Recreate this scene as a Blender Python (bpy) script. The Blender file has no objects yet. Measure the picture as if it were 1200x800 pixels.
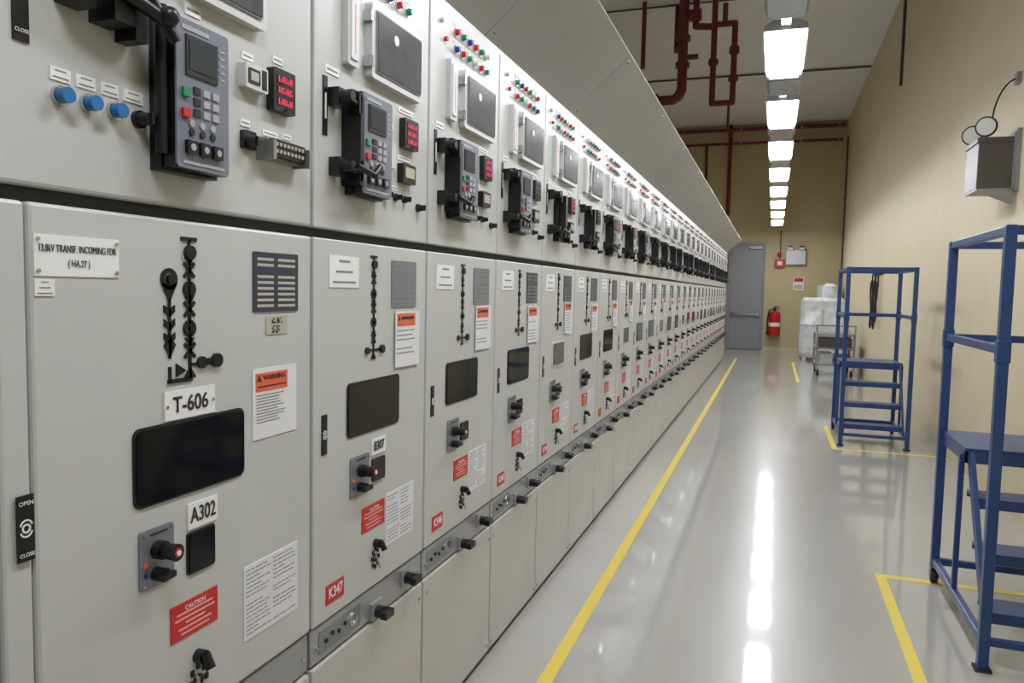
import bpy, math, random
from mathutils import Matrix, Vector
random.seed(7)
sc=bpy.context.scene
try:
    sc.view_settings.view_transform='Standard'
    sc.view_settings.look='None'
    sc.view_settings.exposure=0.0
except Exception: pass
# ---------------------------------------------------------------- materials
def lin(c):
    return tuple(((v/255)/12.92 if v/255<=0.04045 else ((v/255+0.055)/1.055)**2.4) for v in c)
MATS={}
def mat(name,rgb,rough=0.5,metal=0.0,emit=None,es=1.0,noise=0.0,nscale=8.0,bump=0.0,bscale=60.0,alpha=1.0,coat=0.0,spec=0.5,trans=0.0,crough=0.05):
    if name in MATS: return MATS[name]
    m=bpy.data.materials.new(name); m.use_nodes=True
    nt=m.node_tree; b=nt.nodes['Principled BSDF']
    col=lin(rgb)+(1,)
    b.inputs['Base Color'].default_value=col
    b.inputs['Roughness'].default_value=rough
    b.inputs['Metallic'].default_value=metal
    b.inputs['Specular IOR Level'].default_value=spec
    b.inputs['Coat Weight'].default_value=coat
    b.inputs['Coat Roughness'].default_value=crough
    b.inputs['Transmission Weight'].default_value=trans
    b.inputs['Alpha'].default_value=alpha
    tc=nt.nodes.new('ShaderNodeTexCoord')
    if noise>0:
        n=nt.nodes.new('ShaderNodeTexNoise'); n.inputs['Scale'].default_value=nscale; n.inputs['Detail'].default_value=5
        nt.links.new(tc.outputs['Object'],n.inputs['Vector'])
        r=nt.nodes.new('ShaderNodeValToRGB')
        r.color_ramp.elements[0].position=0.3; r.color_ramp.elements[1].position=0.7
        r.color_ramp.elements[0].color=tuple(c*(1-noise) for c in col[:3])+(1,)
        r.color_ramp.elements[1].color=tuple(min(1,c*(1+noise)) for c in col[:3])+(1,)
        nt.links.new(n.outputs['Fac'],r.inputs['Fac']); nt.links.new(r.outputs['Color'],b.inputs['Base Color'])
    if bump>0:
        n2=nt.nodes.new('ShaderNodeTexNoise'); n2.inputs['Scale'].default_value=bscale; n2.inputs['Detail'].default_value=3
        nt.links.new(tc.outputs['Object'],n2.inputs['Vector'])
        bp=nt.nodes.new('ShaderNodeBump'); bp.inputs['Strength'].default_value=bump; bp.inputs['Distance'].default_value=0.01
        nt.links.new(n2.outputs['Fac'],bp.inputs['Height']); nt.links.new(bp.outputs['Normal'],b.inputs['Normal'])
        if coat>0: nt.links.new(bp.outputs['Normal'],b.inputs['Coat Normal'])
    if emit is not None:
        b.inputs['Emission Color'].default_value=lin(emit)+(1,); b.inputs['Emission Strength'].default_value=es
    MATS[name]=m; return m
M=dict(
 cab=mat('cabinet_paint',(193,194,191),0.34,noise=0.03,nscale=3),
 cabd=mat('cabinet_gap_shade',(52,52,50),0.6),  # gap shade put into the colour: body kept dark behind the doors
 strip=mat('cabinet_strip',(160,161,161),0.33,metal=0.35),
 low=mat('cabinet_lower_paint',(190,188,182),0.27,noise=0.04,nscale=4),
 defl=mat('deflector_steel',(176,175,170),0.30,metal=0.25,noise=0.04,nscale=2),
 blk=mat('black_plastic',(16,16,18),0.35),
 blkm=mat('black_matte',(26,26,28),0.6),
 glass=mat('dark_window',(14,15,18),0.08,spec=0.5),
 glass2=mat('grey_window',(88,89,91),0.15,noise=0.15,nscale=20),
 white=mat('white_label',(232,232,230),0.5),
 paper=mat('paper_sheet',(222,222,224),0.6),
 ink=mat('print_ink',(40,40,45),0.6),
 inkg=mat('grey_print',(135,135,142),0.6),
 orange=mat('orange_print',(222,106,66),0.5),
 red=mat('red_label',(196,40,36),0.4),
 pink=mat('faded_print',(232,170,165),0.5),
 relay=mat('relay_grey',(116,120,134),0.4),
 relayk=mat('relay_keys',(165,167,172),0.4),
 relayd=mat('relay_screen',(58,64,70),0.15),
 frame=mat('frame_grey',(205,205,204),0.35),
 plate=mat('plate_steel',(138,141,148),0.35,metal=0.5),
 name=mat('nameplate_blue',(54,60,74),0.3),
 tan=mat('tan_print',(180,175,160),0.5),
 blueb=mat('blue_button',(36,112,170),0.3),
 chrome=mat('chrome',(200,200,200),0.2,metal=1.0),
 ledr=mat('led_red',(205,25,35),0.3),
 ledg=mat('led_green',(15,135,85),0.3),
 ledb=mat('led_blue',(30,60,150),0.3),
 digit=mat('digit_red',(200,20,60),0.4,emit=(255,40,100),es=0.8),
 greenb=mat('green_button',(30,140,90),0.4),
 blue=mat('blue_steel_paint',(42,70,120),0.33,noise=0.08,nscale=12),
 yellow=mat('yellow_tape',(228,204,84),0.45),
 maroon=mat('red_pipe_paint',(108,34,36),0.45),
 conduit=mat('conduit_dark',(84,70,66),0.5),
 galv=mat('galvanised',(150,150,148),0.4,metal=0.6),
 rubber=mat('rubber',(35,35,35),0.7),
 door=mat('door_grey_paint',(142,141,144),0.45),
 fred=mat('extinguisher_red',(190,28,28),0.3),
 lamp=mat('tube_diffuser',(255,255,255),0.4,emit=(244,248,255),es=37.0),
 house=mat('fixture_housing',(190,192,194),0.3,metal=0.3),
 prism=mat('unlit_diffuser',(170,176,182),0.15,metal=0.2,noise=0.15,nscale=30),
 plastic=mat('plastic_wrap',(214,217,220),0.2,noise=0.2,nscale=6,bump=0.6,bscale=7),
 box=mat('carton',(212,210,206),0.6),
 lampglass=mat('lamp_glass',(225,225,220),0.1,metal=0.3),
 ebox=mat('emergency_box',(92,86,84),0.35,metal=0.5),
 floor=mat('floor_epoxy',(174,171,163),0.30,noise=0.05,nscale=1.0,bump=0.06,bscale=3.5,coat=0.85,crough=0.06,spec=0.4),
 rwall=mat('wall_cream',(210,197,166),0.6,noise=0.03,nscale=2,bump=0.1,bscale=90),
 ewall=mat('wall_tan',(194,179,138),0.65,noise=0.03,nscale=2,bump=0.1,bscale=90),
 ceil=mat('ceiling_paint',(234,233,230),0.8,noise=0.03,nscale=3),
)
# ---------------------------------------------------------------- mesh builder
class MB:
    def __init__(s): s.v=[];s.f=[];s.m=[];s.sm=[];s.slots=[]
    def mi(s,k):
        if k not in s.slots: s.slots.append(k)
        return s.slots.index(k)
    def add(s,vs,fs,k,smooth=False):
        o=len(s.v); s.v+= [tuple(v) for v in vs]; i=s.mi(k)
        for f in fs: s.f.append([a+o for a in f]); s.m.append(i); s.sm.append(smooth)
    def box(s,x0,x1,y0,y1,z0,z1,k):
        vs=[(x,y,z) for x in (x0,x1) for y in (y0,y1) for z in (z0,z1)]
        s.add(vs,[(0,1,3,2),(4,6,7,5),(0,4,5,1),(2,3,7,6),(0,2,6,4),(1,5,7,3)],k)
    def loop(s,pts,ax,t0,t1,k):
        n=len(pts)
        def p(a,b,t): return (t,a,b) if ax==0 else ((a,t,b) if ax==1 else (a,b,t))
        vs=[p(a,b,t0) for a,b in pts]+[p(a,b,t1) for a,b in pts]
        fs=[tuple(range(n))[::-1],tuple(range(n,2*n))]+[(i,(i+1)%n,n+(i+1)%n,n+i) for i in range(n)]
        s.add(vs,fs,k)
    def rrect(s,y0,y1,z0,z1,r,x0,x1,k,seg=4):
        pts=[]
        for cy,cz,a0 in ((y1-r,z1-r,0),(y0+r,z1-r,90),(y0+r,z0+r,180),(y1-r,z0+r,270)):
            for i in range(seg+1):
                a=math.radians(a0+90*i/seg); pts.append((cy+r*math.cos(a),cz+r*math.sin(a)))
        s.loop(pts,0,x0,x1,k)
    def tube(s,p0,p1,r,k,n=12,r1=None):
        p0=Vector(p0);p1=Vector(p1); d=(p1-p0).normalized()
        a=d.orthogonal().normalized(); b=d.cross(a); r1=r if r1 is None else r1
        vs=[];
        for p,rr in((p0,r),(p1,r1)):
            for i in range(n):
                t=2*math.pi*i/n; vs.append(p+a*rr*math.cos(t)+b*rr*math.sin(t))
        s.add(vs,[(i,(i+1)%n,n+(i+1)%n,n+i) for i in range(n)],k,True)
        s.add(vs,[tuple(range(n))[::-1],tuple(range(n,2*n))],k)
    def path(s,pts,r,k,n=10):
        for a,b in zip(pts,pts[1:]): s.tube(a,b,r,k,n)
        for p in pts[1:-1]: s.sphere(p,r*1.02,k,8)
    def sphere(s,c,r,k,n=12,sz=1.0):
        vs=[];fs=[]
        h=n//2
        for j in range(h+1):
            ph=math.pi*j/h
            for i in range(n):
                t=2*math.pi*i/n; vs.append((c[0]+r*math.sin(ph)*math.cos(t),c[1]+r*math.sin(ph)*math.sin(t),c[2]+r*sz*math.cos(ph)))
        for j in range(h):
            for i in range(n): fs.append((j*n+i,j*n+(i+1)%n,(j+1)*n+(i+1)%n,(j+1)*n+i))
        s.add(vs,fs,k,True)
    def cx(s,y,z,r,x0,x1,k,n=16,r1=None): s.tube((x0,y,z),(x1,y,z),r,k,n,r1)
    def ring(s,y,z,r0,r1,x0,x1,k,n=18,a0=0,a1=360):
        full=(a1-a0)>=360; m=n if full else n+1
        o=[];
        for i in range(m):
            t=math.radians(a0+(a1-a0)*i/n); o.append((math.cos(t),math.sin(t)))
        vs=[(x,y+c*r,z+d*r) for x in(x0,x1) for r in(r0,r1) for c,d in o]
        fs=[]
        for i in range(n):
            j=(i+1)%m
            fs+= [(2*m+i,2*m+j,3*m+j,3*m+i),(m+i,m+j,3*m+j,3*m+i),(i,j,2*m+j,2*m+i)]
        s.add(vs,fs,k)
    def line(s,y0,z0,y1,z1,w,x,k,xb=0.0):
        d=Vector((y1-y0,z1-z0)).normalized(); n=Vector((-d.y,d.x))*w/2
        s.loop([(y0+n.x,z0+n.y),(y0-n.x,z0-n.y),(y1-n.x,z1-n.y),(y1+n.x,z1+n.y)],0,xb,x,k)
    def make(s,name,parent=None,bevel=0,coll=None):
        me=bpy.data.meshes.new(name); me.from_pydata(s.v,[],s.f)
        for k in s.slots: me.materials.append(M[k])
        for i,p in enumerate(me.polygons): p.material_index=s.m[i]; p.use_smooth=s.sm[i]
        import bmesh
        bm=bmesh.new(); bm.from_mesh(me); bmesh.ops.recalc_face_normals(bm,faces=bm.faces); bm.to_mesh(me); bm.free()
        me.update()
        return obj(name,me,parent,bevel)
def obj(name,data,parent=None,bevel=0):
    o=bpy.data.objects.new(name,data); sc.collection.objects.link(o)
    if parent: o.parent=parent
    if bevel:
        b=o.modifiers.new('bevel','BEVEL'); b.width=bevel; b.segments=2; b.limit_method='ANGLE'; b.angle_limit=math.radians(50)
    return o
def empty(name,loc=(0,0,0)):
    e=bpy.data.objects.new(name,None); e.location=loc; e.empty_display_size=0.1; sc.collection.objects.link(e); return e
RT=Matrix(((0,0,1),(1,0,0),(0,1,0))).to_4x4()
def text(body,y,z,size,k,parent,x=0.006,align='CENTER',name='lettering',sx=1.0,off=0.0):
    c=bpy.data.curves.new(name,'FONT'); c.body=body; c.size=size; c.align_x=align; c.align_y='CENTER'; c.extrude=0.0004; c.offset=off
    c.materials.append(M[k]); o=bpy.data.objects.new(name,c); sc.collection.objects.link(o); o.parent=parent
    o.matrix_local=Matrix.Translation((x,y,z))@RT@Matrix.Diagonal((sx,1,1,1))
    return o
# ---------------------------------------------------------------- room
XL,XR,Y0,Y1,H=-3.4,1.62,-3.0,21.3,6.0
def slab(name,x0,x1,y0,y1,z0,z1,k):
    b=MB(); b.box(x0,x1,y0,y1,z0,z1,k); return b.make(name)
slab('floor',XL,XR,Y0,Y1,-0.1,0,'floor')
slab('ceiling',XL,XR,Y0,Y1,H,H+0.1,'ceil')
slab('wall_left',XL-0.1,XL,Y0,Y1,0,H,'rwall')
slab('wall_right',XR,XR+0.1,Y0,Y1,0,H,'rwall')
slab('wall_far',XL,XR,Y1,Y1+0.1,0,H,'ewall')
slab('wall_back',XL,XR,Y0-0.1,Y0,0,H,'rwall')
# tape
b=MB()
def tape(x0,x1,y0,y1): b.box(x0,x1,y0,y1,0.0,0.0015,'yellow')
tape(-0.795,-0.74,-1,18.2)
tape(0.58,0.63,1.6,4.42); tape(0.63,XR,4.37,4.42)
tape(0.60,0.65,7.92,9.3); tape(0.65,XR,7.92,7.97)
tape(0.43,0.48,13.8,17.8); tape(0.48,XR,17.75,17.8)
b.make('floor_marking_tape')
# far door
e=empty('door_1',(-0.72,Y1,0))
b=MB()
b.box(-0.47,-0.41,-0.06,0,0,2.88,'door'); b.box(0.41,0.47,-0.06,0,0,2.88,'door'); b.box(-0.41,0.41,-0.06,0,2.82,2.88,'door'); b.make('frame',e,0.004)
b=MB(); b.box(-0.405,0.405,-0.045,-0.002,0.01,2.815,'door'); b.make('leaf',e,0.003)
b=MB(); b.box(-0.36,0.36,-0.12,-0.07,0.93,0.99,'chrome'); b.box(-0.38,-0.3,-0.11,-0.045,0.9,1.02,'chrome'); b.box(0.3,0.38,-0.11,-0.045,0.9,1.02,'chrome'); b.make('panic_bar',e,0.004)
b=MB(); b.box(0.05,0.38,-0.12,-0.045,2.7,2.78,'galv'); b.make('closer',e,0.004)
b=MB()
b.box(XL+0.02,-1.21,Y1-0.02,Y1-0.001,0,0.1,'rwall'); b.box(-0.23,XR-0.01,Y1-0.02,Y1-0.001,0,0.1,'rwall'); b.make('baseboard_far')

# ---------------------------------------------------------------- switchgear
PX=-1.038
def mimic(b,y,z1,z0,s=1.0):
    t=0.003; w=0.006*s
    b.line(y,z1,y,z0,w,t,'blk')
    b.line(y-0.018*s,z1,y+0.018*s,z1,0.007*s,t,'blk')
    b.cx(y,z1-0.022*s,0.012*s,0,0.008,'blk',12)
    L=z1-z0
    for i,fr in enumerate((0.22,0.36,0.5,0.64,0.80)):
        z=z1-L*fr
        if i%2==0:
            b.line(y-0.012*s,z-0.012*s,y+0.012*s,z+0.012*s,0.006*s,t,'blk'); b.line(y-0.012*s,z+0.012*s,y+0.012*s,z-0.012*s,0.006*s,t,'blk')
            b.loop([(y-0.011*s,z+0.022*s),(y+0.011*s,z+0.022*s),(y,z+0.006*s)],0,0,t,'blk')
        else:
            b.ring(y,z,0.008*s,0.015*s,0,t,'blk',12); b.cx(y+0.001,z,0.005*s,0,0.008,'blk',8)
    b.loop([(y-0.014*s,z0),(y+0.014*s,z0),(y,z0+0.02*s)],0,0,t,'blk')
def sheet(b,y0,y1,z0,z1,seed,k='inkg',head=None,n=14,sk=0.0,xo=0.0):
    r=random.Random(seed); x=0.0022+xo
    b.loop([(y0,z0),(y1,z0+sk),(y1,z1+sk),(y0,z1)],0,xo,0.0016+xo,'paper')
    zt=z1-0.006
    if head:
        b.box(xo,x,y0+0.01,y1-0.03,z1-0.045,z1-0.008,head); zt=z1-0.052
        b.box(xo,x+0.0005,y0+0.035,y1-0.04,z1-0.026,z1-0.017,'ink')
        b.loop([(y0+0.014,z1-0.028),(y0+0.03,z1-0.028),(y0+0.022,z1-0.013)],0,xo,x+0.0006,'ink')
    h=(zt-z0-0.008)/n
    cols=[(y0+0.008,y1-0.008)] if head else [(y0+0.008,(y0+y1)/2-0.004),((y0+y1)/2+0.004,y1-0.008)]
    for c0,c1 in cols:
        for i in range(n):
            if r.random()<0.15: continue
            z=zt-h*(i+0.5); y=c0; e1=c1-r.choice((0,0,0.01,0.03))
            while y<e1-0.01:
                l=min(r.uniform(0.008,0.025),e1-y); b.box(xo,x,y,y+l,z-h*0.13,z+h*0.13,k); y+=l+0.004
                if head and y>y1-0.05: break
def ocl(b,y0,y1,z0,z1):
    b.box(0,0.003,y0,y1,z0,z1,'blk'); c=(y0+y1)/2; cz=(z0+z1)/2; r=(y1-y0)*0.30
    b.ring(c,cz,r*0.55,r*0.9,0.003,0.004,'white',14)
    for s in(-1,1):
        b.ring(c,cz+s*r*0.4,r*1.0,r*1.3,0.003,0.004,'white',10,10 if s>0 else 190,170 if s>0 else 350)
def rotknob(b,y,z,r=0.014,l=0.03,k='blk'):
    b.cx(y,z,r*1.25,0,0.008,'blk',14); b.cx(y,z,r,0.008,l,k,14,r*0.85)
    b.box(l,l+0.004,y-0.002,y+0.002,z-r*0.8,z+r*0.8,'blkm')
def lbl(b,y0,y1,z0,z1,n=2):
    b.box(0,0.002,y0,y1,z0,z1,'white')
    h=(z1-z0)/n; w=(y1-y0)
    for i in range(n):
        m=0.12+0.1*((i*7)%3); b.box(0,0.0026,y0+w*m,y1-w*m,z0+h*(i+0.4),z0+h*(i+0.6),'inkg')
def relay(b,y0,y1,z0,z1,p=0.056,dark=False):
    b.box(0,p*0.45,y0-0.004,y1+0.004,z0-0.006,z1+0.006,'blk')
    b.box(p*0.45,p-0.004,y0,y1,z0,z1,'blk')
    b.rrect(y0,y1,z0,z1,0.008,p-0.004,p,'blkm' if dark else 'relay')
    w=y1-y0; h=z1-z0; F=p
    b.box(F,F+0.003,y0+w*.16,y0+w*.76,z1-h*.37,z1-h*.10,'blkm'); b.box(F+0.003,F+0.004,y0+w*.21,y0+w*.71,z1-h*.33,z1-h*.13,'relayd')
    b.box(F,F+0.0015,y0+w*.1,y0+w*.6,z1-h*.07,z1-h*.04,'relayk')
    for i in range(5): b.box(F,F+0.001,y0+w*.82,y0+w*.92,z1-h*(.13+.05*i),z1-h*(.115+.05*i),'relayk')
    b.box(F,F+0.006,y0+w*.08,y0+w*.2,z1-h*.52,z1-h*.46,'greenb'); b.box(F,F+0.006,y0+w*.08,y0+w*.2,z1-h*.66,z1-h*.60,'red')
    for i in range(3):
        for j in range(3): b.box(F,F+0.003,y0+w*(.30+.18*j),y0+w*(.42+.18*j),z1-h*(.485+.075*i),z1-h*(.435+.075*i),'relayk' if j else 'blkm')
    for i in range(2):
        for j in range(3): b.cx(y0+w*(.26+.2*j),z1-h*(.69+.06*i),w*.05,F,F+0.003,'blkm' if i else 'relayk',8)
    for j in range(3): b.box(F,F+0.008,y0+w*(.14+.25*j),y0+w*(.32+.25*j),z1-h*.90,z1-h*.81,'blk'); b.cx(y0+w*(.23+.25*j),z1-h*.855,w*.05,F+0.008,F+0.009,'relayk',8)
    b.box(F,F+0.0015,y0+w*.1,y0+w*.9,z0+h*.03,z0+h*.05,'relayk')
def meter(b,y0,y1,z0,z1,em=True):
    b.rrect(y0,y1,z0,z1,0.004,0,0.02,'blk'); w=y1-y0;h=z1-z0
    for i in range(3):
        z=z1-h*(.24+.26*i); b.box(0.02,0.021,y0+w*.14,y0+w*.86,z-h*.1,z+h*.1,'blkm')
        if em:
            for j in range(4):
                y=y0+w*(.2+.17*j)
                b.box(0.021,0.0216,y,y+w*.025,z-h*.07,z+h*.07,'digit')
                if (i+j)%2: b.box(0.021,0.0216,y,y+w*.1,z-h*.008,z+h*.008,'digit')
                if j%2: b.box(0.021,0.0216,y,y+w*.1,z+h*.055,z+h*.07,'digit')
                b.box(0.021,0.0216,y+w*.085,y+w*.11,z-h*.07,z+h*.07 if (i+j)%2 else z,'digit')
        b.cx(y0+w*.5,z0+h*.06,w*.04,0.02,0.022,'inkg',8)
def testlever(b,y,z,L=0.05):
    b.box(0,0.03,y-0.017,y+0.017,z-0.022,z+0.022,'blk'); b.cx(y,z+0.002,0.015,0.03,0.06,'blk',12,0.012)
    b.tube((0.045,y,z),(0.045,y+L,z-0.01),0.007,'blk',10); b.box(0.02,0.055,y+L-0.007,y+L+0.007,z-0.03,z+0.02,'blk')
def frame_window(b,y0,y1,z0,z1,k='glass2'):
    b.rrect(y0,y1,z0,z1,0.012,0,0.022,'frame'); b.rrect(y0+0.018,y1-0.018,z0+0.018,z1-0.018,0.006,0.022,0.026,'inkg')
    b.rrect(y0+0.022,y1-0.022,z0+0.022,z1-0.022,0.005,0.0255,0.028,k)
    b.cx((y0+y1)/2-0.03,(z0+z1)/2+0.03,0.014,0.028,0.03,'frame',12)
    for zz in(z0+0.04,z1-0.04): b.box(0.0,0.026,y0-0.012,y0,zz-0.014,zz+0.014,'chrome')
def switchplate(b,y0,y1,z0,z1):
    b.rrect(y0,y1,z0,z1,0.006,0,0.004,'plate'); w=y1-y0;h=z1-z0
    for yy in(y0+0.008,y1-0.008):
        for zz in(z0+0.008,z1-0.008): b.cx(yy,zz,0.003,0.004,0.006,'chrome',8)
    b.cx(y0+w*.5,z0+h*.62,0.017,0.004,0.02,'blk',14); b.cx(y0+w*.5,z0+h*.62,0.013,0.02,0.05,'blk',14,0.016); b.cx(y0+w*.5,z0+h*.62,0.0085,0.05,0.052,'red',12); b.cx(y0+w*.5,z0+h*.62,0.005,0.052,0.054,'white',12)
    b.cx(y0+w*.45,z0+h*.22,0.013,0.004,0.026,'blk',12); b.box(0.026,0.036,y0+w*.25,y0+w*.65,z0+h*.17,z0+h*.27,'blk')
    b.cx(y0+w*.15,z0+h*.42,0.005,0.004,0.006,'orange',8); b.cx(y0+w*.15,z0+h*.25,0.004,0.004,0.006,'ledb',8)
    b.box(0.004,0.0045,y0+w*.3,y0+w*.8,z1-h*.12,z1-h*.08,'ink')
def lockring(b,y,z,s=1):
    b.cx(y,z,0.014*s,0,0.018,'blk',12); b.tube((0.018,y,z+0.008*s),(0.032,y,z-0.02*s),0.010*s,'blk',8)
    for q in range(8):
        a=math.radians(q*45); b.box(0,0.004,y+0.022*s*math.cos(a)-0.004*s,y+0.022*s*math.cos(a)+0.004*s,z-0.05*s+0.03*s*math.sin(a)-0.006*s,z-0.05*s+0.03*s*math.sin(a)+0.006*s,'blkm')
    b.ring(y,z-0.05*s,0.008*s,0.014*s,0,0.003,'blkm',12)
    b.tube((0.01,y-0.015*s,z-0.03*s),(0.02,y-0.006*s,z-0.08*s),0.003*s,'chrome',6)
def redlabel(b,y0,y1,z0,z1):
    b.box(0,0.002,y0,y1,z0,z1,'red'); h=z1-z0; w=y1-y0
    for i,(a,c) in enumerate(((.12,.88),(.08,.92),(.3,.7),(.15,.85),(.2,.8))):
        z=z1-h*(.30+.14*i); b.box(0.002,0.0026,y0+w*a,y0+w*c,z-h*.025,z+h*.025,'pink')
def body(b,w):
    b.box(-1.2,-0.028,0.0,w,0.0,2.41,'cabd')
def doors(w):
    b=MB()
    b.box(-0.028,0,0.005,w-0.005,1.637,2.405,'cab')
    b.box(-0.028,0,0.005,w-0.005,0.652,1.614,'cab')
    b.box(-0.028,-0.006,0.005,w-0.005,0.552,0.646,'strip')
    b.box(-0.028,0,0.005,w-0.005,0.03,0.545,'low')
    return b
def strip_fit(b,w,seed):
    b.rrect(0.04,0.24,0.568,0.628,0.006,-0.006,-0.004,'plate')
    for i in range(4): b.cx(0.07+0.03*i,0.596+0.008*(i%2),0.006,-0.004,0.0,'blkm',8)
    b.ring(0.2,0.598,0.013,0.019,-0.006,-0.001,'chrome',14)
    for y,z in((0.32,0.572),(0.50,0.605)):
        b.box(-0.006,0.004,y-0.03,y+0.03,z-0.018,z+0.03,'strip')
        b.cx(y,z,0.018,0.004,0.028,'blk',12); b.box(0.028,0.048,y-0.026,y+0.02,z-0.010,z+0.010,'blk')
    for y in (0.03,w-0.03): b.cx(y,0.592,0.005,-0.006,0.0,'chrome',8)
def std_fittings(v,w=0.624):
    b=MB(); r=random.Random(v*11)
    b.box(0,0.003,0.04,0.058,1.86,2.0,'blk'); b.box(0.003,0.004,0.046,0.052,1.9,1.96,'white')
    for row,z in enumerate((2.345,2.29)):
        for i in range(6):
            y=0.19+0.055*i; k=('ledr','ledg','ledb','ledr','ledg','frame')[(i+row*2+v)%6]
            b.cx(y,z,0.013,0,0.006,'chrome',12); b.cx(y,z,0.011,0.006,0.02,k,12,0.008); lbl(b,y-0.02,y+0.02,z+0.018,z+0.032,1)
    for i in range(2): b.cx(0.08+0.03*i,2.35-0.05*i,0.008,0,0.012,'ledr' if i else 'frame',8)
    frame_window(b,0.235,0.535,2.045,2.24)
    b.rrect(0.125,0.18,2.05,2.245,0.008,0,0.018,'frame'); b.rrect(0.135,0.17,2.065,2.23,0.006,0.018,0.022,'paper'); b.box(0.022,0.023,0.15,0.155,2.08,2.2,'pink')
    if v%3!=2:
        relay(b,0.145,0.295,1.735,1.985,0.05)
        b.box(0,0.055,0.125,0.143,1.75,1.97,'blk')
    else:
        b.box(0,0.03,0.17,0.22,1.74,1.98,'blk'); b.box(0.03,0.06,0.18,0.205,1.76,1.96,'blk'); relay(b,0.235,0.30,1.75,1.97,0.02,True)
        testlever(b,0.25,1.77,0.04)
    testlever(b,0.08,1.955,0.045); testlever(b,0.085,1.79,0.045)
    b.path([(0.07,0.085,1.79),(0.085,0.14,1.775),(0.085,0.17,1.80)],0.009,'blk',8)
    meter(b,0.43,0.515,1.9,1.985,v%4!=1)
    b.rrect(0.42,0.50,1.80,1.855,0.004,0,0.02,'blk'); b.box(0.02,0.022,0.432,0.488,1.815,1.845,'tan')
    lbl(b,0.42,0.5,1.865,1.88,1); lbl(b,0.42,0.51,2.0,2.015,1); lbl(b,0.05,0.11,2.01,2.03,1); lbl(b,0.33,0.39,1.94,1.955,1)
    for i in range(3): rotknob(b,0.35+0.055*i,1.755,0.009,0.022,'blk'); lbl(b,0.33+0.055*i,0.37+0.055*i,1.775,1.787,1)
    b.rrect(0.33,0.385,1.83,1.9,0.004,0,0.015,'frame' if v%2 else 'blk')
    rotknob(b,0.55,1.74,0.010,0.025)
    # lower
    lbl(b,0.07,0.21,1.495,1.575,3)
    mimic(b,0.29,1.58,1.30,0.95)
    b.line(0.262,1.325,0.335,1.325,0.006,0.003,'blk'); b.cx(0.335,1.325,0.012,0,0.008,'blk',10); b.cx(0.255,1.325,0.01,0,0.006,'blk',10)
    b.rrect(0.39,0.545,1.44,1.575,0.003,0,0.003,'name' if v%3 else 'plate')
    for i in range(8):
        if i==5: continue
        b.box(0.003,0.0036,0.40,0.455,1.448+0.0155*i,1.453+0.0155*i,'inkg'); b.box(0.003,0.0036,0.475,0.535,1.448+0.0155*i,1.453+0.0155*i,'inkg')
    dz=r.uniform(-0.015,0.01); sheet(b,0.41,0.565,1.265+dz,1.43+dz,v,head='orange',n=8,sk=r.uniform(-0.012,0.004),xo=0.004)
    if v%4==2: b.rrect(0.2,0.42,1.11,1.24,0.01,0,0.004,'frame'); b.rrect(0.21,0.41,1.12,1.23,0.01,0.004,0.006,'glass2')
    else: b.rrect(0.155,0.442,1.10,1.245,0.014,0,0.003,'blkm'); b.rrect(0.16,0.437,1.105,1.24,0.012,0.003,0.005,'glass')
    if v==3: b.box(0,0.003,0.283,0.362,1.03,1.075,'white')
    switchplate(b,0.172,0.268,0.935,1.045); b.rrect(0.285,0.355,0.955,1.02,0.006,0,0.006,'glass')
    redlabel(b,0.235,0.36,0.822,0.892)
    sheet(b,0.37,0.545,0.745,0.90,v+50,n=14)
    lockring(b,0.31,0.775,0.85)
    ocl(b,0.04,0.062,1.08,1.18)
    b.box(0,0.002,0.062,0.145,0.69,0.74,'red')
    strip_fit(b,w,v)
    for z in(0.06,0.5): b.cx(0.03,z,0.006,0,0.004,'chrome',8); b.cx(w-0.03,z,0.006,0,0.004,'chrome',8)
    return b
W=0.624
dm=doors(W)
d0=dm.make('tmp'); dmesh=d0.data; bpy.data.objects.remove(d0)
bb=MB(); body(bb,W); t=bb.make('tmp'); bmesh_=t.data; bpy.data.objects.remove(t)
fm=[]
for v in range(6):
    t=std_fittings(v).make('tmp'); fm.append(t.data); bpy.data.objects.remove(t)
dmesh.name='doors'; bmesh_.name='body'
starts=[0.76-W*(i+1) for i in range(3)]+[1.535+W*i for i in range(26)]
order=[0,0,0,3,0,1,2,5,4,2,1,5,2]
for n,y0 in enumerate(starts):
    p=empty('switchgear_panel',(PX,y0,0))
    obj('body',bmesh_,p); obj('doors',dmesh,p,0.004)
    v=order[n] if n<len(order) else (2,5,1,2,4,5)[n%6]
    obj('fittings',fm[v],p)
    if 3<=n<8:
        text('K%d'%(347-(n-3)),0.103,0.716,0.038,'white',p,0.0035,sx=0.8,off=0.0006)
        if v==3: text('8307',0.322,1.053,0.036,'ink',p,0.0045,sx=0.8,off=0.0005)
        text('CAUTION',0.297,0.880,0.012,'white',p,0.004)
# ---- incoming panel (wide)
p=empty('switchgear_incoming_panel',(PX,0.76,0)); w1=0.775
b=MB(); body(b,w1); b.make('body',p)
b=MB()
b.box(-0.028,0,0.005,w1-0.005,1.637,2.405,'cab')
b.box(-0.028,-0.003,0.005,0.053,0.652,1.614,'cab'); b.box(-0.028,0,0.055,w1-0.005,0.652,1.614,'cab')
b.box(-0.028,-0.006,0.005,w1-0.005,0.552,0.646,'strip'); b.box(-0.028,0,0.005,w1-0.005,0.03,0.545,'low')
b.make('doors',p,0.006)
b=MB(); o=0.76
def Y(y): return y-o
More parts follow.
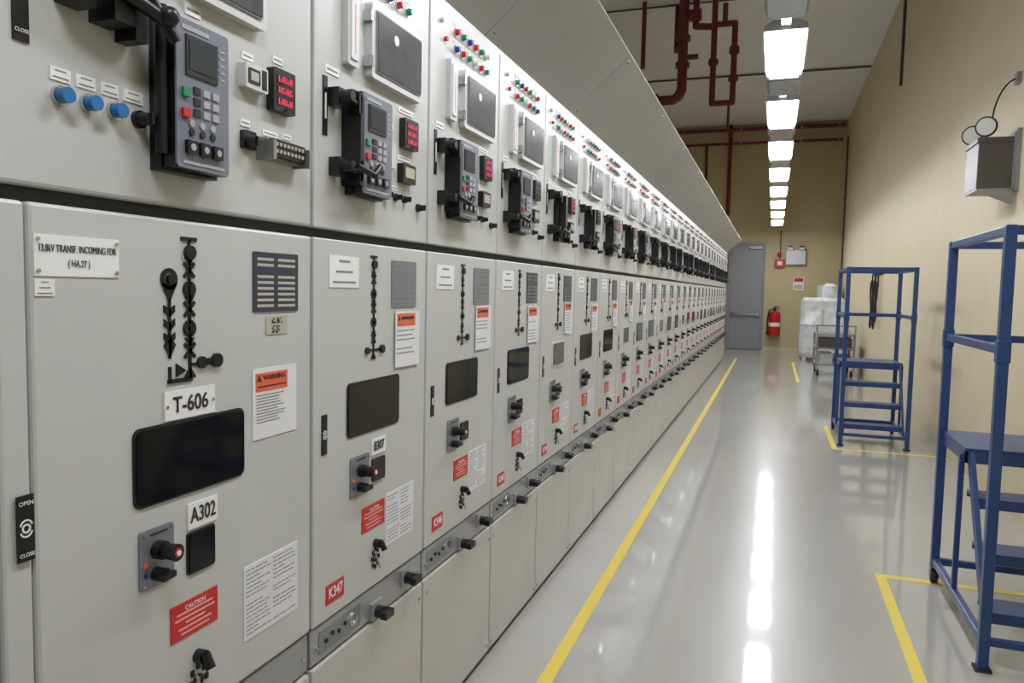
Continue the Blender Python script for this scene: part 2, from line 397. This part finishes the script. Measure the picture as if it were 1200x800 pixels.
# upper
ocl(b,Y(0.797),Y(0.822),1.84,1.99)
b.box(0,0.04,Y(0.865),Y(0.905),1.915,1.97,'blk'); b.cx(Y(0.885),1.945,0.018,0.04,0.06,'blk',12)
b.tube((0.05,Y(0.885),1.945),(0.075,Y(0.95),1.955),0.012,'blk',10); b.box(0.0,0.055,Y(0.925),Y(0.965),1.905,1.96,'blk')
b.tube((0.06,Y(0.94),1.95),(0.07,Y(1.01),1.93),0.012,'blk',10); b.box(0,0.045,Y(0.975),Y(1.0),1.89,1.945,'blk'); b.tube((0.06,Y(0.99),1.96),(0.075,Y(1.03),1.90),0.010,'blk',10)
b.sphere((0.08,Y(1.01),1.935),0.017,'blk',10)
relay(b,Y(1.05),Y(1.18),1.70,1.955,0.056)
b.tube((0.03,Y(1.043),1.97),(0.03,Y(1.043),1.72),0.012,'blk',8)
lbl(b,Y(0.855),Y(0.89),1.80,1.82); lbl(b,Y(0.90),Y(0.935),1.80,1.82); lbl(b,Y(0.945),Y(0.98),1.80,1.82); lbl(b,Y(0.99),Y(1.03),1.80,1.82)
for yy in(0.87,0.92,0.97): b.cx(Y(yy),1.778,0.015,0,0.008,'chrome',16); b.cx(Y(yy),1.778,0.012,0.008,0.022,'blueb',16)
rotknob(b,Y(1.02),1.775,0.012,0.03)
b.rrect(Y(1.275),Y(1.345),1.895,1.945,0.004,0,0.02,'frame'); b.rrect(Y(1.282),Y(1.318),1.905,1.935,0.003,0.02,0.022,'blkm'); b.box(0.022,0.0225,Y(1.288),Y(1.312),1.911,1.929,'tan'); b.box(0.02,0.021,Y(1.325),Y(1.34),1.9,1.94,'blk')
lbl(b,Y(1.285),Y(1.32),1.955,1.97,1); lbl(b,Y(1.28),Y(1.31),1.82,1.835,1); lbl(b,Y(1.385),Y(1.42),1.975,1.99,1); lbl(b,Y(1.35),Y(1.4),1.815,1.827,1); lbl(b,Y(1.13),Y(1.17),1.99,2.01,1); lbl(b,Y(1.42),Y(1.45),1.82,1.832,1)
meter(b,Y(1.365),Y(1.44),1.87,1.96)
b.rrect(Y(1.28),Y(1.32),1.775,1.812,0.004,0,0.01,'blk'); rotknob(b,Y(1.295),1.79,0.012,0.03)
b.rrect(Y(1.34),Y(1.46),1.765,1.81,0.004,0,0.02,'galv'); b.box(0.02,0.035,Y(1.345),Y(1.455),1.770,1.805,'blk')
for i in range(8):
    for zz in(1.777,1.792): b.box(0.035,0.037,Y(1.35)+0.013*i,Y(1.357)+0.013*i,zz,zz+0.007,'tan')
for yy in(1.335,1.462): b.box(0,0.045,Y(yy)-0.005,Y(yy)+0.005,1.76,1.80,'galv')
frame_window(b,Y(1.13),Y(1.34),2.02,2.20)
# lower
b.box(0,0.002,Y(0.822),Y(0.975),1.505,1.568,'white')
for yy,zz in((0.828,1.56),(0.969,1.56),(0.828,1.513),(0.969,1.513)): b.cx(Y(yy),zz,0.003,0.002,0.005,'chrome',8)
lbl(b,Y(0.822),Y(0.855),1.475,1.50,3)
mimic(b,Y(1.135),1.58,1.32,1.1)
yy=Y(1.085)
b.ring(yy,1.505,0.012,0.02,0,0.003,'blk',16); b.cx(yy,1.505,0.008,0,0.008,'blk',10)
b.loop([(yy-0.019,1.498),(yy+0.019,1.498),(yy,1.462)],0,0,0.003,'blk'); b.line(yy,1.47,yy,1.36,0.006,0.003,'blk')
for z in(1.45,1.425,1.40): b.loop([(yy-0.013,z+0.008),(yy,z),(yy+0.013,z+0.008),(yy+0.013,z-0.004),(yy,z-0.014),(yy-0.013,z-0.004)],0,0,0.003,'blk')
b.loop([(yy-0.014,1.385),(yy,1.40),(yy+0.014,1.385),(yy,1.362)],0,0,0.003,'blk')
b.line(Y(1.08),1.318,Y(1.14),1.318,0.008,0.003,'blk'); b.line(Y(1.085),1.318,Y(1.085),1.345,0.006,0.003,'blk')
b.line(Y(1.135),1.345,Y(1.205),1.345,0.006,0.003,'blk'); b.cx(Y(1.165),1.347,0.012,0,0.006,'blk',12); b.cx(Y(1.185),1.347,0.007,0,0.006,'blk',10); b.cx(Y(1.205),1.348,0.014,0,0.008,'blk',12); b.loop([(Y(1.10),1.325),(Y(1.125),1.335),(Y(1.10),1.35)],0,0,0.003,'blk')
b.rrect(Y(1.318),Y(1.475),1.44,1.568,0.004,0,0.003,'name')
for i in range(9):
    z=1.45+0.0125*i
    if i==6: continue
    b.box(0.003,0.0036,Y(1.33),Y(1.385),z,z+0.006,'tan'); b.box(0.003,0.0036,Y(1.40),Y(1.462),z,z+0.006,'tan')
r=random.Random(3); b.box(0,0.002,Y(1.36),Y(1.435),1.39,1.43,'tan')
for i in range(8):
    for j in range(8):
        if r.random()<0.5: b.box(0,0.0026,Y(1.38)+0.0045*i,Y(1.3845)+0.0045*i,1.393+0.0042*j,1.397+0.0042*j,'ink')
b.box(0,0.002,Y(1.315),Y(1.47),1.165,1.318,'paper'); b.box(0,0.0028,Y(1.325),Y(1.435),1.268,1.308,'orange')
b.loop([(Y(1.328),1.290),(Y(1.344),1.290),(Y(1.336),1.305)],0,0.0028,0.0034,'ink')
for i in range(10):
    b.box(0,0.0026,Y(1.328),Y(1.328)+r.uniform(0.07,0.1),1.20+0.0065*i,1.2022+0.0065*i,'inkg')
b.box(0,0.0032,Y(1.33),Y(1.43),1.277,1.280,'ink')
b.box(0,0.003,Y(1.07),Y(1.20),1.246,1.30,'white')
for yy in(1.076,1.194): b.cx(Y(yy),1.272,0.003,0.003,0.005,'chrome',8)
b.rrect(Y(0.998),Y(1.287),1.10,1.243,0.016,0,0.003,'blkm'); b.rrect(Y(1.003),Y(1.282),1.105,1.238,0.014,0.003,0.006,'glass')
b.box(0,0.003,Y(1.125),Y(1.205),1.028,1.078,'white')
b.rrect(Y(1.122),Y(1.198),0.94,1.022,0.006,0,0.003,'blkm'); b.rrect(Y(1.126),Y(1.194),0.944,1.018,0.005,0.003,0.006,'glass')
switchplate(b,Y(1.008),Y(1.088),0.95,1.058)
ocl(b,Y(0.785),Y(0.812),1.08,1.18)
redlabel(b,Y(1.08),Y(1.205),0.822,0.892)
sheet(b,Y(1.285),Y(1.475),0.735,0.898,9,n=16)
lockring(b,Y(1.15),0.77,1.0)
strip_fit(b,w1,1)
b.make('fittings',p)
text('13.8kV TRANSF. INCOMING FDR',Y(0.898),1.547,0.0158,'ink',p,0.003,sx=0.62)
text('( HA.27 )',Y(0.898),1.525,0.015,'ink',p,0.003,sx=0.7)
text('T-606',Y(1.135),1.272,0.042,'ink',p,0.004,sx=0.9,off=0.0005)
text('A302',Y(1.165),1.053,0.042,'ink',p,0.004,sx=0.75,off=0.0005)
text('WARNING',Y(1.388),1.297,0.016,'ink',p,0.0035,sx=1.0)
text('CAUTION',Y(1.142),0.880,0.012,'white',p,0.0035)
text('OPEN',Y(0.7985),1.168,0.009,'white',p,0.0045); text('CLOSE',Y(0.7985),1.09,0.008,'white',p,0.0045)
text('OPEN',Y(0.8095),1.975,0.008,'white',p,0.0045); text('CLOSE',Y(0.8095),1.855,0.0075,'white',p,0.0045)
yend=starts[-1]+W
# ---- arc deflector canopy along the row
b=MB(); y=-1.1
p=empty('arc_deflector_canopy',(0,0,0))
ax0,az0,ax1,az1=-1.05,2.43,-0.74,2.70
while y<yend-0.1:
    y2=min(y+2*W,yend)
    b.loop([(ax0,az0),(ax1,az1),(ax1-0.004,az1+0.012),(ax0-0.01,az0+0.012)],1,y+0.002,y2-0.002,'defl')
    for t in(0.08,0.92):
        xx=ax0+(ax1-ax0)*t; zz=az0+(az1-az0)*t
        b.tube((xx,y+0.04,zz+0.004),(xx+0.006,y+0.04,zz-0.004),0.008,'galv',8)
    y=y2
b.make('deflector_plates',p)
b=MB(); b.box(-1.30,-1.05,-1.1,yend,2.412,2.6,'cab'); b.box(-2.2,-1.3,-1.1,yend,2.412,2.55,'cab'); b.make('top_duct',p)

# ---------------------------------------------------------------- light fixtures
for k in range(-3,9):
    yc=5.91+1.93*k
    if yc>Y1-0.6: break
    e=empty('fluorescent_light_fixture',(0.0,yc,3.25))
    b=MB(); b.loop([(-0.13,0.0),(-0.125,-0.03),(0.125,-0.03),(0.13,0.0)],1,-0.485,0.485,'lamp'); b.make('diffuser',e)
    b=MB(); b.loop([(-0.14,0.0),(0.14,0.0),(0.135,0.04),(0.08,0.07),(-0.08,0.07),(-0.135,0.04)],1,-0.50,0.50,'house')
    b.make('housing',e)
    b=MB(); b.loop([(-0.13,0.0),(-0.11,-0.035),(0.11,-0.035),(0.13,0.0),(0.13,0.02),(-0.13,0.02)],1,0.64,1.10,'prism')
    b.loop([(-0.14,0.02),(0.14,0.02),(0.12,0.05),(0.05,0.07),(-0.05,0.07),(-0.12,0.05)],1,0.63,1.11,'house')
    b.box(-0.03,0.03,0.49,1.44,0.025,0.065,'house'); b.box(-0.11,0.11,0.57,0.61,-0.03,0.03,'house'); b.make('unlit_section',e)
    b=MB()
    for s in(-0.4,0.4): b.tube((0,s,0.06),(0,s,2.75),0.006,'galv',6)
    b.make('hanger_rods',e)

# ---------------------------------------------------------------- stands
def stand(x,y):
    e=empty('blue_access_platform',(x,y,0)); WX,D,HT=0.64,1.02,1.79; t=0.02
    b=MB()
    def post(px,py,z0=0.02,z1=HT): b.box(px-t,px+t,py-t,py+t,z0,z1,'blue')
    xs=(t,WX-t); ys=(t,D-t)
    post(xs[0],ys[0],0.01); post(xs[1],ys[0],0.01); post(xs[0],ys[1],0.09); post(xs[1],ys[1],0.09)
    for px in xs:
        for z in(HT-0.02,1.30,0.12): b.box(px-0.015,px+0.015,t,D-t,z-0.018,z+0.018,'blue')
    for py in ys:
        b.box(t,WX-t,py-0.015,py+0.015,HT-0.038,HT-0.002,'blue')
    b.box(t,WX-t,ys[1]-0.015,ys[1]+0.015,1.282,1.318,'blue'); b.box(t,WX-t,ys[1]-0.015,ys[1]+0.015,0.10,0.135,'blue')
    b.box(t,WX-t,ys[0]+0.0,ys[0]+0.03,0.10,0.13,'blue')
    for px in(xs[0],xs[1]): b.box(px-0.012,px+0.012,D*0.55-0.012,D*0.55+0.012,0.13,0.78,'blue')
    for py in ys:
        for px in xs: b.box(px-0.024,px+0.024,py-0.024,py+0.024,1.25,1.34,'blue')
    b.make('frame',e,0.004)
    b=MB(); b.box(0.02,WX-0.02,D*0.50,D-0.005,0.80,0.815,'blue'); b.box(0.02,WX-0.02,D*0.50,D*0.5+0.02,0.745,0.80,'blue'); b.box(0.02,0.035,D*0.5,D-0.01,0.745,0.80,'blue'); b.box(WX-0.035,WX-0.02,D*0.5,D-0.01,0.745,0.80,'blue')
    b.make('platform',e,0.003)
    b=MB()
    for z,py in((0.60,0.40),(0.40,0.25),(0.20,0.10)):
        b.box(0.05,WX-0.05,py,py+0.17,z,z+0.012,'blue'); b.box(0.05,WX-0.05,py,py+0.012,z-0.035,z,'blue'); b.box(0.05,WX-0.05,py+0.158,py+0.17,z-0.02,z,'blue')
    b.make('steps',e,0.002)
    b=MB()
    for px in(0.045,WX-0.045):
        b.loop([(0.06,0.10),(0.12,0.10),(D*0.5+0.04,0.80),(D*0.5-0.03,0.80)],0,px-0.01,px+0.01,'blue')
    b.make('stringers',e,0.002)
    b=MB()
    for px in xs:
        b.tube((px-0.014,ys[1],0.04),(px+0.014,ys[1],0.04),0.04,'rubber',16); b.tube((px-0.018,ys[1],0.04),(px+0.018,ys[1],0.04),0.018,'galv',10)
        b.box(px-0.022,px-0.016,ys[1]-0.02,ys[1]+0.02,0.03,0.09,'galv'); b.box(px+0.016,px+0.022,ys[1]-0.02,ys[1]+0.02,0.03,0.09,'galv'); b.box(px-0.024,px+0.024,ys[1]-0.03,ys[1]+0.03,0.085,0.092,'galv')
        b.box(px-0.03,px+0.03,ys[0]-0.03,ys[0]+0.03,0,0.012,'rubber')
    b.make('casters',e)
stand(0.84,3.40); stand(0.67,8.12)

# ---------------------------------------------------------------- right wall items
e=empty('emergency_light',(XR,6.35,2.30))
b=MB(); b.box(-0.26,-0.03,0,0.36,0,0.36,'ebox'); b.box(-0.27,-0.02,-0.005,0.365,0.33,0.37,'ebox'); b.make('battery_box',e,0.006)
b=MB(); b.box(-0.03,0,-0.04,-0.02,-0.02,0.42,'galv'); b.box(-0.04,0,-0.02,0.38,-0.02,0.40,'galv'); b.loop([(-0.03,-0.02),(-0.26,-0.02),(-0.03,-0.12)],1,-0.02,0.0,'galv'); b.box(-0.26,0,-0.02,0.36,-0.012,0.0,'galv'); b.make('bracket',e)
b=MB()
for yy,xx,zz in((0.06,-0.20,0.455),(0.28,-0.24,0.435)):
    b.tube((xx,yy,0.36),(xx,yy,0.42),0.012,'galv',8); c=Vector((xx,yy,zz)); d=Vector((-0.4,-0.85,-0.1)).normalized()
    b.tube(c+d*-0.08,c+d*0.02,0.03,'blk',16,0.072); b.tube(c+d*0.02,c+d*0.03,0.074,'blkm',16); b.tube(c+d*0.03,c+d*0.036,0.062,'lampglass',16)
b.make('lamp_heads',e)
b=MB(); pts=[(-0.16,0.1,0.5)]
for i in range(9):
    a=i/8; pts.append((-0.16+0.15*a**1.5,0.10,0.54+0.26*math.sin(a*math.pi*0.5)))
b.path(pts,0.006,'rubber',6); b.box(-0.03,0,0.06,0.14,0.76,0.84,'galv'); b.make('cable',e)
b=MB(); b.tube((XR-0.02,12.3,4.55),(XR-0.02,12.3,5.99),0.02,'conduit',8); b.make('wall_conduit')
b=MB(); b.path([(XR-0.025,20.9,0.0),(XR-0.025,20.9,4.8),(XR-0.025,20.9,5.5)],0.02,'conduit',8); b.box(XR-0.06,XR-0.002,20.85,20.95,1.45,1.62,'galv'); b.make('corner_conduit')
# hanging earthing leads
e=empty('earthing_lead_rack',(XR,13.6,0))
b=MB(); b.box(-0.03,0,-0.45,0.45,1.86,1.94,'blkm')
for i in range(5): b.tube((-0.10,-0.38+0.19*i,1.9),(-0.03,-0.38+0.19*i,1.9),0.01,'galv',6)
b.make('hook_rail',e)
b=MB()
for i in range(4):
    y=-0.34+0.2*i; pts=[]
    for j in range(13):
        a=j/12*2*math.pi; pts.append((-0.08-0.015*math.sin(a*2),y+0.07*math.sin(a),1.5+0.40*math.cos(a)-0.12*(i%2)))
    b.path(pts,0.013,'rubber' if i%2 else 'blk',6)
b.make('leads',e)

# ---------------------------------------------------------------- far wall items
e=empty('fire_extinguisher',(0.04,Y1-0.17,0.42))
b=MB(); b.tube((0,0,0),(0,0,0.56),0.15,'fred',20); b.sphere((0,0,0.56),0.15,'fred',20,0.6); b.tube((0,0,0.64),(0,0,0.74),0.035,'blk',10); b.box(-0.03,0.12,-0.02,0.02,0.74,0.765,'blk'); b.box(-0.02,0.13,-0.02,0.02,0.69,0.705,'blk'); b.make('cylinder',e)
b=MB(); b.path([(0.0,-0.03,0.72),(-0.14,-0.06,0.66),(-0.18,-0.06,0.4),(-0.17,-0.06,0.12)],0.018,'blk',8); b.tube((-0.17,-0.06,0.14),(-0.17,-0.06,0.02),0.02,'blk',8,0.035); b.make('hose',e)
b=MB(); b.tube((0,0,0.24),(0,0,0.34),0.152,'white',20); b.box(-0.15,0.15,0.11,0.17,0.3,0.34,'galv'); b.box(-0.03,0.03,0.14,0.17,-0.1,0.7,'galv'); b.make('label_and_bracket',e)
e=empty('fire_alarm_call_point',(0.11,Y1,2.2)); b=MB(); b.box(-0.13,0.13,-0.08,0,0.02,0.24,'fred'); b.box(-0.06,0.06,-0.09,-0.08,0.08,0.18,'white'); b.make('box',e,0.005)
b=MB(); b.tube((0,-0.012,0.24),(0,-0.012,1.0),0.012,'maroon',6); b.sphere((-0.02,-0.07,0.36),0.06,'fred',10); b.make('conduit',e)
e=empty('emergency_light_wall_unit',(0.50,Y1,2.3)); b=MB(); b.box(-0.24,0.24,-0.14,0,0,0.38,'house'); b.make('box',e,0.006)
b=MB()
for s in(-0.14,0.14): b.tube((s,-0.1,0.44),(s,-0.2,0.42),0.05,'blk',12,0.07); b.tube((s,-0.2,0.42),(s,-0.205,0.42),0.065,'lampglass',12); b.tube((s,-0.1,0.38),(s,-0.1,0.42),0.012,'galv',6)
b.make('lamps',e)
e=empty('safety_sign',(0.60,Y1,1.63)); b=MB(); b.box(-0.13,0.13,-0.006,0,0,0.34,'white'); b.box(-0.11,0.11,-0.008,-0.006,0.22,0.32,'fred'); b.box(-0.1,0.1,-0.008,-0.006,0.1,0.12,'ink'); b.box(-0.1,0.1,-0.008,-0.006,0.05,0.07,'ink'); b.make('board',e)
# pipes
b=MB()
b.path([(-3.0,Y1-0.15,5.85),(1.55,Y1-0.15,5.85)],0.05,'maroon'); b.path([(-2.6,Y1-0.1,5.5),(1.5,Y1-0.1,5.5)],0.035,'maroon')
b.path([(-1.88,Y1-0.1,5.5),(-1.88,Y1-0.1,4.55)],0.04,'maroon'); b.path([(-1.27,Y1-0.1,5.99),(-1.27,Y1-0.1,3.6)],0.05,'maroon')
for x in(-2.5,-1.0,0.5,1.4): b.box(x-0.02,x+0.02,Y1-0.16,Y1,5.47,5.53,'galv'); b.box(x-0.02,x+0.02,Y1-0.2,Y1,5.82,5.88,'galv')
b.make('sprinkler_pipe_far')
b=MB(); Yp=12.0
b.path([(-2.09,Yp,5.99),(-2.09,Yp,4.98)],0.035,'maroon')
b.path([(-1.48,Yp,5.99),(-1.48,Yp,4.62),(-1.52,Yp,4.52),(-1.60,Yp,4.47),(-1.90,Yp,4.47)],0.075,'maroon',14); b.tube((-1.48,Yp,4.95),(-1.48,Yp,5.02),0.11,'maroon',14); b.tube((-1.48,Yp,5.35),(-1.48,Yp,5.42),0.11,'maroon',14); b.tube((-1.84,Yp,4.47),(-1.90,Yp,4.47),0.11,'maroon',14)
b.path([(-1.62,Yp+0.3,5.99),(-1.62,Yp+0.3,5.3),(-1.48,Yp,5.3)],0.04,'maroon'); b.tube((-1.40,Yp,5.72),(-1.22,Yp,5.72),0.09,'maroon',12)
b.path([(-1.30,Yp,5.99),(-1.30,Yp,5.55),(-1.0,Yp,5.52)],0.05,'maroon'); b.sphere((-1.30,Yp,5.7),0.09,'maroon'); b.path([(-1.48,Yp,5.1),(-1.25,Yp,5.1)],0.04,'maroon')
b.path([(-1.02,Yp,5.99),(-1.02,Yp,4.38),(-0.72,Yp,4.38),(-0.72,Yp,5.55),(-1.02,Yp,5.55)],0.045,'maroon'); b.sphere((-1.02,Yp,5.0),0.08,'maroon'); b.tube((-0.72,Yp,5.1),(-0.72,Yp,5.2),0.075,'maroon'); b.tube((-0.72,Yp,4.7),(-0.72,Yp,4.78),0.075,'maroon')
b.path([(-0.87,Yp,5.55),(-0.87,Yp,5.85)],0.04,'maroon'); b.path([(-0.77,Yp,4.38),(-0.77,Yp,4.0)],0.02,'maroon')
b.make('sprinkler_pipe')
b=MB()
for yy,r_ in((12.2,0.015),(16.4,0.02)): b.tube((-3.3,yy,5.97),(1.6,yy,5.97),r_,'conduit',8)
b.make('ceiling_conduit')

# ---------------------------------------------------------------- equipment near far end
e=empty('breaker_service_cart',(0.78,15.1,0))
b=MB()
for px in(0.02,0.66):
    for py in(0.02,0.98): b.box(px-0.02,px+0.02,py-0.02,py+0.02,0.12,0.78,'galv')
for z in(0.2,0.5,0.76): b.box(0,0.68,0,1.0,z,z+0.03,'galv')
b.box(0.05,0.63,0.1,0.9,0.53,0.70,'ebox'); b.box(0.08,0.30,0.1,0.8,0.23,0.42,'house'); b.box(0.36,0.62,0.1,0.8,0.23,0.38,'ebox')
b.path([(0.02,0.0,0.78),(-0.02,-0.12,0.95),(0.66,-0.12,0.95),(0.66,0.0,0.78)],0.014,'chrome',8)
b.make('frame',e,0.003)
b=MB()
for px in(0.05,0.63):
    for py in(0.06,0.94): b.tube((px-0.02,py,0.06),(px+0.02,py,0.06),0.06,'rubber',14); b.box(px-0.03,px+0.03,py-0.03,py+0.03,0.10,0.13,'galv')
b.make('wheels',e)
e=empty('plastic_wrapped_equipment',(0.60,18.5,0))
b=MB(); rr=random.Random(5)
vs=[];fs=[]
def wob(): return rr.uniform(-0.02,0.02)
levels=[(0.12,0.0),(0.4,0.0),(0.44,-0.015),(0.8,0.01),(0.84,-0.01),(1.15,0.02),(1.38,0.03),(1.45,0.08)]
per=[(i/4,0) for i in range(4)]+[(1,i/4) for i in range(4)]+[(1-i/4,1) for i in range(4)]+[(0,1-i/4) for i in range(4)]
for z,ins in levels:
    for a,c in per: vs.append((ins+a*(0.95-2*ins)+wob()*0.6,ins+c*(1.0-2*ins)+wob()*0.6,z+wob()*0.6))
m=len(per)
for j in range(len(levels)-1):
    for i in range(m): fs.append((j*m+i,j*m+(i+1)%m,(j+1)*m+(i+1)%m,(j+1)*m+i))
fs.append(tuple(range((len(levels)-1)*m,len(levels)*m))); fs.append(tuple(range(m))[::-1])
b.add(vs,fs,'plastic'); b.make('wrapped_crate',e)
b=MB()
for x in(0.03,0.45,0.90): b.box(x-0.012,x+0.012,-0.035,-0.02,0.12,1.40,'frame')
for z in(0.16,0.62,1.36): b.box(0.0,0.93,-0.035,-0.02,z-0.010,z+0.010,'frame')
b.make('crate_frame',e)
b=MB(); b.tube((0.62,0.4,1.43),(0.62,0.4,1.72),0.16,'plastic',16); b.tube((0.62,0.4,1.72),(0.62,0.4,1.78),0.16,'box',16,0.09); b.make('wrapped_drum',e)
b=MB(); b.box(0.02,0.93,0.02,0.98,0.08,0.13,'box')
for px in(0.06,0.42,0.80): b.box(px,px+0.09,0.02,0.98,0,0.08,'box')
b.make('pallet',e)
e=empty('storage_carton',(1.0,19.9,0)); b=MB(); b.box(0,0.55,0,0.9,0,1.1,'box'); b.box(0.02,0.53,0.02,0.5,1.1,1.75,'box'); b.box(0.24,0.30,-0.003,0,0,1.1,'tan'); b.make('cartons',e,0.006)

# ---------------------------------------------------------------- camera
f=880.0
R=Matrix.Rotation(math.radians(19.12),3,'Z')@Matrix.Rotation(math.radians(90-3.99),3,'X')@Matrix.Rotation(math.radians(1.2),3,'Z')
cam=bpy.data.cameras.new('camera'); o=bpy.data.objects.new('camera',cam); sc.collection.objects.link(o)
o.matrix_world=Matrix.Translation((0,0,1.5))@R.to_4x4(); cam.lens=f/1200*36; cam.sensor_width=36; cam.clip_start=0.05
sc.camera=o
w=bpy.data.worlds.new('world'); sc.world=w; w.use_nodes=True
w.node_tree.nodes['Background'].inputs[0].default_value=(0.8,0.85,0.9,1); w.node_tree.nodes['Background'].inputs[1].default_value=0.2
